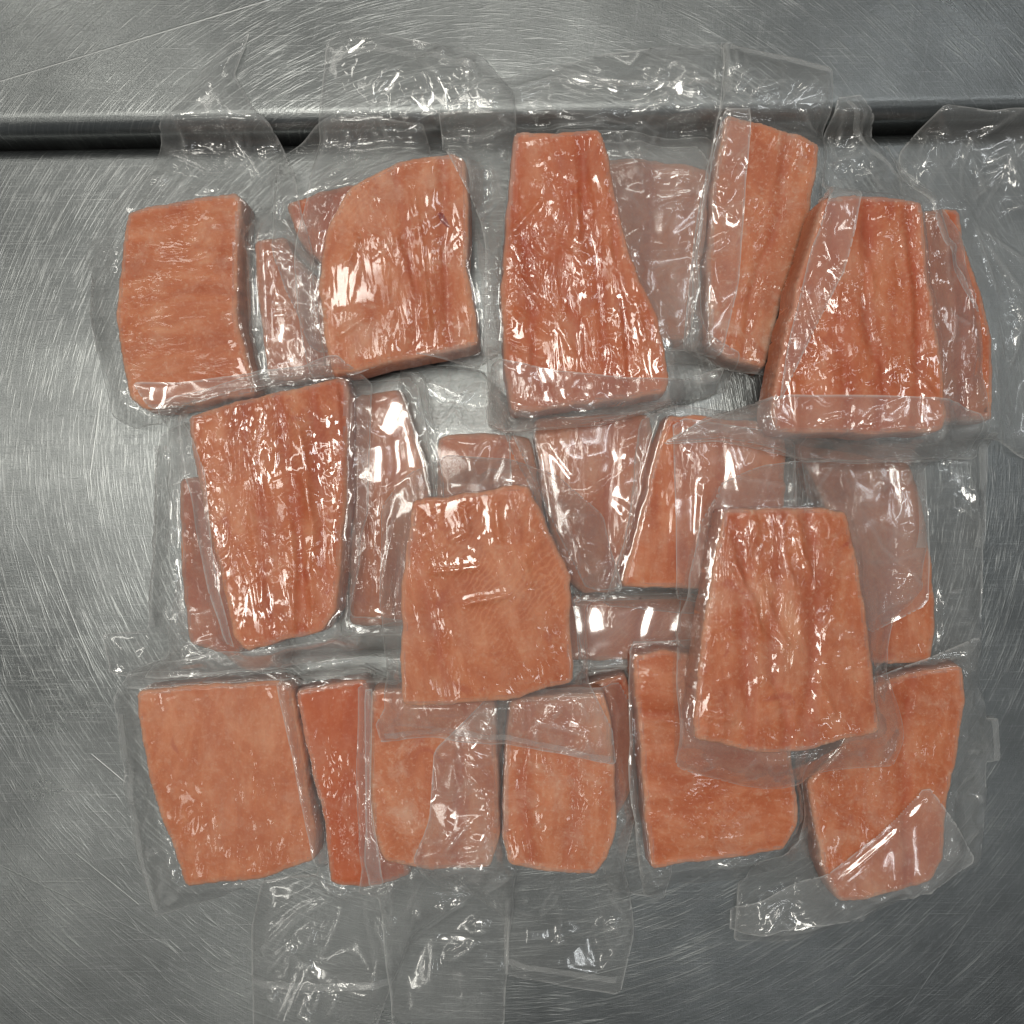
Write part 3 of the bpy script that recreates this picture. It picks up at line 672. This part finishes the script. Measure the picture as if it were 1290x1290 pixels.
def top_shape(k, pts, s):
    """height of the flesh over its base plane, and groove amount, for plan points (s = distance inside outline)"""
    T = k['T'] * 0.001
    g = math.radians(k.get('grain', 0))
    c = k['c']
    dx, dy = pts[:, 0] - c[0], pts[:, 1] - c[1]
    u = dx * math.cos(g) + dy * math.sin(g)
    v = -dx * math.sin(g) + dy * math.cos(g)
    sd = k['seed']
    gro = np.zeros(len(pts))
    W = k['W']
    for i, gu in enumerate(k.get('grooves', [0.1])):
        cu = gu * W + 0.004 * noise2(v * 28 + sd * 3, v * 0 + i * 7.3, 5) + v * 0.10 * gu
        ww = 0.0034 + 0.0014 * noise2(v * 40, v * 0 + i * 3.1 + sd, 6)
        gro = np.maximum(gro, np.exp(-((u - cu) / ww) ** 2) * (0.75 + 0.25 * noise2(v * 60, v * 0 + i, 7)))
    wr = k.get('wr', .4)
    z = 0.0011 * noise2(u * 45 + sd, v * 16, 8) + 0.00028 * noise2(u * 150 + sd, v * 45, 9)
    rid = 1 - np.abs(noise2(u * 170 + sd + 1.2 * noise2(u * 40, v * 30, 12), v * 30, 10)) * 2
    zone = sstep(-.25, .45, noise2(u * 30 + sd * 5, v * 22, 13))
    z += wr * 0.0007 * np.clip(rid, 0, 1) ** 2 * zone
    rid2 = 1 - np.abs(noise2(u * 110 + v * 90 + sd, v * 120 - u * 60, 14)) * 2
    z += wr * 0.0004 * np.clip(rid2, 0, 1) ** 2 * (1 - zone)
    z -= 0.0017 * gro
    for st in k.get('streaks', []):
        rp = np.array([P(a_, b_, k.get('base', .002) + T) for a_, b_ in st])
        dd, fr_ = line_dist(pts, rp)
        z += 0.0014 / (1 + (dd / 0.0019) ** 2) ** 1.5 * (0.75 + 0.25 * noise2(pts[:, 0] * 160 + sd, pts[:, 1] * 160, 33))
    return T + z * sstep(0.0, 0.005, s) - 0.0013 * np.exp(-np.maximum(s, 0) / 0.011), gro, u, v     # gently domed


# pass 1: rest the flesh, lowest first
HR = np.zeros((MN, MN))
for n, k in enumerate(PACKS):
    k['seed'] = n * 1.37 + 0.5
    T = k['T'] * 0.001
    base = 0.002
    for _ in range(3):
        fp = fillet_plan(k, base + T)
        k['c'] = fp.mean(0)
        wx, wy = window(fp)
        pp = MG[wx, wy].reshape(-1, 2)
        s, _n = sdf(pp, fp)
        ins = s > 0.004
        tl = k.get('tilt', (0, 0))
        pl = (pp[:, 0] - k['c'][0]) * tl[0] + (pp[:, 1] - k['c'][1]) * tl[1]
        under = HR[wx, wy].reshape(-1)[ins] - pl[ins]
        new = max(0.002, float(under.max()) + 0.0012)
        # a nearly-free piece on a small overlap tips down instead of floating: let the tilt follow a fitted plane
        if new > 0.004:
            A = np.stack([pp[ins, 0] - k['c'][0], pp[ins, 1] - k['c'][1], np.ones(ins.sum())], 1)
            hh = HR[wx, wy].reshape(-1)[ins]
            co_, *_ = np.linalg.lstsq(A, hh, rcond=None)
            tl2 = np.clip(co_[:2], -0.06, 0.06)
            pl2 = (pp[:, 0] - k['c'][0]) * tl2[0] + (pp[:, 1] - k['c'][1]) * tl2[1]
            new2 = max(float((hh - pl2[ins]).max()) + 0.0012, 0.002 - float(pl2[ins].min()))
            k['tl'], new, pl = tl2, new2, pl2
        else:
            k['tl'] = np.array(tl)
            new = max(new, 0.002 - float(pl[ins].min()))
        base = new
    k['base'] = base
    k['fp'] = fp
    k['W'] = np.ptp((fp - k['c']) @ np.array([math.cos(math.radians(k.get('grain', 0))), math.sin(math.radians(k.get('grain', 0)))]))
    k['s_map'] = (wx, wy, s, pl)
    topz, _g, _u, _v = top_shape(k, pp, np.maximum(s, 0))
    zz = np.where(s > 0, base + pl + topz - 0.0025 * (1 - sstep(0, RW, s)), 0)
    HR[wx, wy] = np.maximum(HR[wx, wy], zz.reshape(HR[wx, wy].shape))
    k['bot'] = np.where(s > -0.001, base + pl, 9.0)

# pass 2: flesh meshes and pouches, lowest first
ceil_stack = [None] * len(PACKS)
CE = np.full((MN, MN), 9.0)
for n in range(len(PACKS) - 1, -1, -1):
    ceil_stack[n] = CE.copy() if n < len(PACKS) - 1 else CE
    wx, wy, s, pl = PACKS[n]['s_map']
    CE = CE.copy()
    CE[wx, wy] = np.minimum(CE[wx, wy], PACKS[n]['bot'].reshape(CE[wx, wy].shape) - 0.0005)

FLOOR = blur(np.where(MG[..., 1] > y_mid + MG[..., 0] * math.tan(LROT) - 0.0015, LZ + 0.0006, 0.0), 2)         # everything laid so far: flesh and film
for n, k in enumerate(PACKS):
    rng = random.Random(100 + n)
    T = k['T'] * 0.001
    c, fp, base, tl = k['c'], k['fp'], k['base'], k['tl']
    org = (float(c[0]), float(c[1]), float(base))
    root = bpy.data.objects.new("salmon_pack", None)
    root.location = org
    root.empty_display_size = 0.03
    COL.objects.link(root)
    root['label'], root['category'], root['group'] = k['label'], "salmon pack", GROUP

    # --- flesh
    cell = 0.0009
    pts, f = clip_grid(fp, cell)
    s, near = sdf(pts, fp)
    s = np.maximum(s, 0)
    topz, gro, u, v = top_shape(k, pts, s)
    inn = pts - near
    nl = np.hypot(inn[:, 0], inn[:, 1])
    dirn = np.where(nl[:, None] > 1e-7, inn / np.maximum(nl, 1e-9)[:, None], 0)
    band = 0.0032
    t = np.clip(s / band, 0, 1)
    side = t < 0.5
    ts = t / 0.5
    tr = np.clip((t - 0.5) / 0.5, 0, 1)
    ox = np.where(side, 0.0014 * ts, 0.0014 + (band - 0.0014) * (1 - np.cos(tr * math.pi / 2)) ** 1.0)
    rr = 0.0012
    zz = np.where(side, (topz - rr) * ts, topz - rr + rr * np.sin(tr * math.pi / 2))
    inband = s < band
    xy = np.where(inband[:, None], near - dirn * 0.0007 + dirn * ox[:, None], pts)
    zz = np.where(inband, zz, topz)
    plane = (xy[:, 0] - c[0]) * tl[0] + (xy[:, 1] - c[1]) * tl[1]
    vz = base + plane + zz
    verts = np.column_stack([xy, vz])
    rim = np.exp(-((s - 0.0022) / 0.0009) ** 2)
    # flat underside closes the piece
    m = len(verts)
    low = np.column_stack([near * 0 + pts, base + (pts[:, 0] - c[0]) * tl[0] + (pts[:, 1] - c[1]) * tl[1]])
    o = mesh_np("fillet", verts, f, M_FISH, root, org,
                {"grain": ('FLOAT_VECTOR', np.column_stack([u, v, zz])), "groove": ('FLOAT', gro), "rim": ('FLOAT', rim)})
    o["frost"], o["gloss"], o["tone"], o["seed"] = float(k.get('frost', .35)), float(k.get('gloss', .4)), float(k.get('tone', 0)), float(k['seed'])

    if 'spot' in k:
        q = ccw(np.array([P(a_, b_, base + T) for a_, b_ in k['spot']]))
        q = resample(chaikin(q, 2, 0.2), 0.0006)
        sx, sf_ = clip_grid(q, 0.0005)
        s3, _ = sdf(sx, fp)
        t3, *_ = top_shape(k, sx, s3)
        s4, _ = sdf(sx, q)
        mesh_np("blood_spot", np.column_stack([sx, base + (sx[:, 0] - c[0]) * tl[0] + (sx[:, 1] - c[1]) * tl[1] + t3 + 0.0002 + 0.0004 * sstep(0, .0015, s4)]), sf_, M_BLOOD, o, org)

    # --- pouch
    zref = min(base + 0.4 * T, 0.03)
    bp = ccw(np.array([P(x, y, zref if base < 0.01 else base * 0.7) for x, y in k['bag']]))
    bp = resample(chaikin(bp, 1, 0.06), 0.004)
    bc = bp.mean(0)
    nrm = (bp - bc) / np.maximum(np.hypot(*(bp - bc).T), 1e-6)[:, None]
    bp = bp + nrm * (0.0009 * noise2(bp[:, 0] * 70 + n, bp[:, 1] * 70, 21))[:, None]

    ridges = [np.array([P(x, y, zref) for x, y in rp]) for rp in k.get('ridges', [])]
    ext = np.ptp(bp, axis=0)
    bcorn = [np.array(P(x, y, zref)) for x, y in k['bag']]
    fcorn = [np.array(P(x, y, base + T)) for x, y in k['fil']]
    for q in bcorn:
        fcs = sorted(fcorn, key=lambda w: np.hypot(*(w - q)))[:2]
        for fc in fcs[:1 + (rng.random() < .35)]:
            if np.hypot(*(fc - q)) > 0.012:
                off_ = np.array([rng.uniform(-.006, .006), rng.uniform(-.006, .006)])
                ridges.append(np.array([fc + (q - fc) * 0.06, fc + (q - fc) * 0.5 + off_, fc + (q - fc) * rng.uniform(.75, 1.0) + off_ * .5]))
    nx_exp = len(k.get('ridges', []))
    for _ in range(int(3 + 420 * ext[0] * ext[1])):          # sharp straight creases across the empty film
        a_ = bp[rng.randrange(len(bp))]
        a_ = a_ + (c - a_) * rng.uniform(0.05, 0.45)
        an, ln = rng.uniform(0, 6.28), rng.uniform(0.015, 0.05)
        d_ = np.array([math.cos(an), math.sin(an)]) * ln
        ridges.append(np.array([a_ - d_ * .5, a_ + d_ * .1 + np.array([rng.uniform(-.003, .003), rng.uniform(-.003, .003)]), a_ + d_ * .5]))

    # crumpled sheet: flat facets between random knuckles
    wx, wy = window(bp, 0.01)
    gp = MG[wx, wy].reshape(-1, 2)
    lo, hi = gp.min(0) - .02, gp.max(0) + .02
    nk = int(np.prod(hi - lo) / 0.021 ** 2)
    nprng = np.random.default_rng(n + 51)
    kn = nprng.uniform(lo, hi, (nk, 2))
    kn = np.vstack([kn, lo, hi, [lo[0], hi[1]], [hi[0], lo[1]]])
    kh = nprng.normal(0, 1, len(kn))
    kv, _e, kt, *_r = delaunay_2d_cdt([Vector(p) for p in kn], [], [], 0, 1e-6)
    kh = kh[:len(kv)]
    fac = np.zeros(len(gp))
    for tri in kt:
        a_, b_, c_ = (np.array(kv[q]) for q in tri)
        mm = (gp[:, 0] >= min(a_[0], b_[0], c_[0])) & (gp[:, 0] <= max(a_[0], b_[0], c_[0])) & (gp[:, 1] >= min(a_[1], b_[1], c_[1])) & (gp[:, 1] <= max(a_[1], b_[1], c_[1]))
        if not mm.any():
            continue
        g = gp[mm]
        den = (b_[1] - c_[1]) * (a_[0] - c_[0]) + (c_[0] - b_[0]) * (a_[1] - c_[1])
        if abs(den) < 1e-12:
            continue
        l1 = ((b_[1] - c_[1]) * (g[:, 0] - c_[0]) + (c_[0] - b_[0]) * (g[:, 1] - c_[1])) / den
        l2 = ((c_[1] - a_[1]) * (g[:, 0] - c_[0]) + (a_[0] - c_[0]) * (g[:, 1] - c_[1])) / den
        l3 = 1 - l1 - l2
        i_ = (l1 >= -1e-6) & (l2 >= -1e-6) & (l3 >= -1e-6)
        w_ = np.where(mm)[0][i_]
        fac[w_] = (l1 * kh[tri[0]] + l2 * kh[tri[1]] + l3 * kh[tri[2]])[i_]
    FAC = np.zeros((MN, MN))
    FAC[wx, wy] = blur(fac.reshape(FAC[wx, wy].shape), 3)

    def film_z(pts, lower=False, amp=1.0):
        sf, nr = sdf(pts, fp)
        d = np.maximum(-sf, 0)
        flo = samp(FLOOR_S, pts) + (0.0004 if lower else 0.0009)
        hi_pl = base + (nr[:, 0] - c[0]) * tl[0] + (nr[:, 1] - c[1]) * tl[1]
        ins = np.maximum(sf, 0)
        tz, *_ = top_shape(k, pts, ins)
        z_in = base + (pts[:, 0] - c[0]) * tl[0] + (pts[:, 1] - c[1]) * tl[1] + np.where(ins > .004, tz, np.maximum(tz, T - 0.001) - 0.0018 * (1 - sstep(0, .005, ins))) + 0.0007
        zt = hi_pl + T - 0.0018
        sb, _ = sdf(pts, bp)
        loft = 0.0020 + 0.0065 * (0.5 + 0.5 * noise2(pts[:, 0] * 14 + n, pts[:, 1] * 14, 22))
        L = 0.012 + 0.005 * noise2(pts[:, 0] * 35 + n * 2, pts[:, 1] * 35, 23)
        zlow = flo + loft * sstep(-0.002, 0.012, sb) * (0.25 if lower else 1)
        fall = np.exp(-(d / L) ** 1.25) * (0.45 if lower else 1.0)
        z = zlow + np.maximum(zt - zlow, 0) * fall
        # creases
        am = np.zeros(len(pts))
        for q, rp in enumerate(ridges):
            lo, hi = rp.min(0) - .012, rp.max(0) + .012
            m = (pts[:, 0] > lo[0]) & (pts[:, 0] < hi[0]) & (pts[:, 1] > lo[1]) & (pts[:, 1] < hi[1])
            if not m.any():
                continue
            dd, fr = line_dist(pts[m], rp)
            w = (0.0033 if q < nx_exp else 0.0022 + 0.0018 * ((q * 37) % 10) / 10)
            h = (0.0036 if q < nx_exp else 0.0010 + 0.0010 * ((q * 53) % 10) / 10)
            ta = sstep(-.02, .25, fr) * sstep(1.02, .7, fr) if len(rp) > 1 else 1
            am[m] = np.maximum(am[m], h * (0.25 + 0.75 * ta) / (1 + (dd / w) ** 2) ** 1.5)
        # pulled wrinkles that fan out from the flesh
        ang = np.arctan2(pts[:, 1] - c[1], pts[:, 0] - c[0])
        fan = np.abs(noise2(ang * 9 + n * 3, d * 18, 24)) * np.exp(-d / 0.022)
        cr = 1 - 2 * np.abs(noise2(pts[:, 0] * 75 + n + noise2(pts[:, 0] * 30, pts[:, 1] * 30, 27), pts[:, 1] * 75, 25))
        cr2 = noise2(pts[:, 0] * 190 + n, pts[:, 1] * 190, 26)
        wr_ = am + 0.0006 * fan + 0.0022 * (samp(FAC, pts) + 0.9)
        z = z + wr_ * sstep(0.0, 0.004, d) * amp * sstep(-.001, .004, sb + 0.002)
        if lower:
            z_in = base - 0.0004 + (pts[:, 0] - c[0]) * tl[0] + (pts[:, 1] - c[1]) * tl[1]
            return np.maximum(np.where(sf > 0, z_in, np.maximum(z, flo)), 0.0005)
        z = np.where(sf > 0, z_in, z)
        z = np.maximum(z, samp(FLOOR_T, pts) + 0.0004)
        ce = samp(ceil_stack[n], pts) if False else ceil_stack[n][np.clip(((pts[:, 0] - MX0) / MC).round().astype(int), 0, MN - 1), np.clip(((pts[:, 1] - MY0) / MC).round().astype(int), 0, MN - 1)]
        return np.minimum(z, np.maximum(ce, 0.0006))

    FLOOR_S = blur(FLOOR, 14)
    FLOOR_T = blur(FLOOR, 4)
    top_xy, tf = clip_grid(bp, 0.0013, fp, 0.0036)
    tz = film_z(top_xy)
    bot_xy, bf = clip_grid(bp, 0.0024)
    bz = film_z(bot_xy, True, .45)
    sbt, _ = sdf(top_xy, bp)
    white = np.zeros(len(top_xy))                             # crease whitening, also painted in for bright highlight streaks on the folds
    for q, rp in enumerate(ridges):
        dd, fr = line_dist(top_xy, rp)
        white = np.maximum(white, (0.42 if q < nx_exp else 0.22) * np.exp(-(dd / 0.0009) ** 2) * sstep(-.02, .2, fr) * sstep(1.02, .75, fr))
    bag = mesh_np("bag", np.column_stack([top_xy, tz]), tf, M_FILM, root, org, {"border": ('FLOAT', np.maximum(np.exp(-np.abs(sbt) / 0.00045), white))})
    mesh_np("back_film", np.column_stack([bot_xy, bz]), bf, M_FILM_BACK, bag, org)

    # update the pile
    wx, wy = window(bp)
    pp = MG[wx, wy].reshape(-1, 2)
    sb, _ = sdf(pp, bp)
    zf = np.where(sb > 0, film_z(pp), 0).reshape(FLOOR[wx, wy].shape)
    FLOOR[wx, wy] = np.maximum(FLOOR[wx, wy], zf)
    wx2, wy2, s2, pl2 = k['s_map']
    topz, *_ = top_shape(k, MG[wx2, wy2].reshape(-1, 2), np.maximum(s2, 0))
    zz = np.where(s2 > 0, base + pl2 + topz, 0).reshape(FLOOR[wx2, wy2].shape)
    FLOOR[wx2, wy2] = np.maximum(FLOOR[wx2, wy2], zz)

    # --- folded-over film
    for fi, fl in enumerate(k.get('flaps', [])):
        q = ccw(np.array([P(x, y, base + T if base + T < 0.05 else 0.045) for x, y in fl]))
        q = resample(chaikin(q, 1, 0.10), 0.004)
        fx, ff = clip_grid(q, 0.0012)
        z = samp(blur(FLOOR, 10), fx) + 0.0016
        z = np.maximum(z, samp(FLOOR, fx) + 0.0004)
        sb, _ = sdf(fx, q)
        for rp in ridges[:nx_exp]:
            dd, fr = line_dist(fx, rp)
            z += 0.0014 / (1 + (dd / 0.0022) ** 2) ** 1.5
        z += 0.0013 * (samp(FAC, fx + 0.003) + 0.6) + 0.0012 * np.exp(-sb / 0.003) * (0.5 + .5 * noise2(fx[:, 0] * 60, fx[:, 1] * 60, 32))
        mesh_np("folded_flap", np.column_stack([fx, z]), ff, M_FLAP, bag, org, {"border": ('FLOAT', np.exp(-np.abs(sb) / 0.00045))})

    # --- heat seals
    for path, wpx in k.get('seals', []):
        pl_ = resample(np.array([P(x, y, zref) for x, y in path]), 0.0015, closed=False)
        tg = np.gradient(pl_, axis=0)
        tg /= np.hypot(*tg.T)[:, None]
        nn = np.column_stack([-tg[:, 1], tg[:, 0]])
        ww = wpx * S
        rows = np.linspace(-.5, .5, 8)
        vv = (pl_[:, None, :] + nn[:, None, :] * (rows * ww)[None, :, None])
        flat = vv.reshape(-1, 2)
        z = samp(FLOOR, flat) + 0.0008
        R, Cn = vv.shape[:2]
        idx = np.arange(R * Cn).reshape(R, Cn)
        ff = np.stack([idx[:-1, :-1], idx[1:, :-1], idx[1:, 1:], idx[:-1, 1:]], -1).reshape(-1, 4)
        mesh_np("seal_strip", np.column_stack([flat, z]), ff, M_SEAL, bag, org)
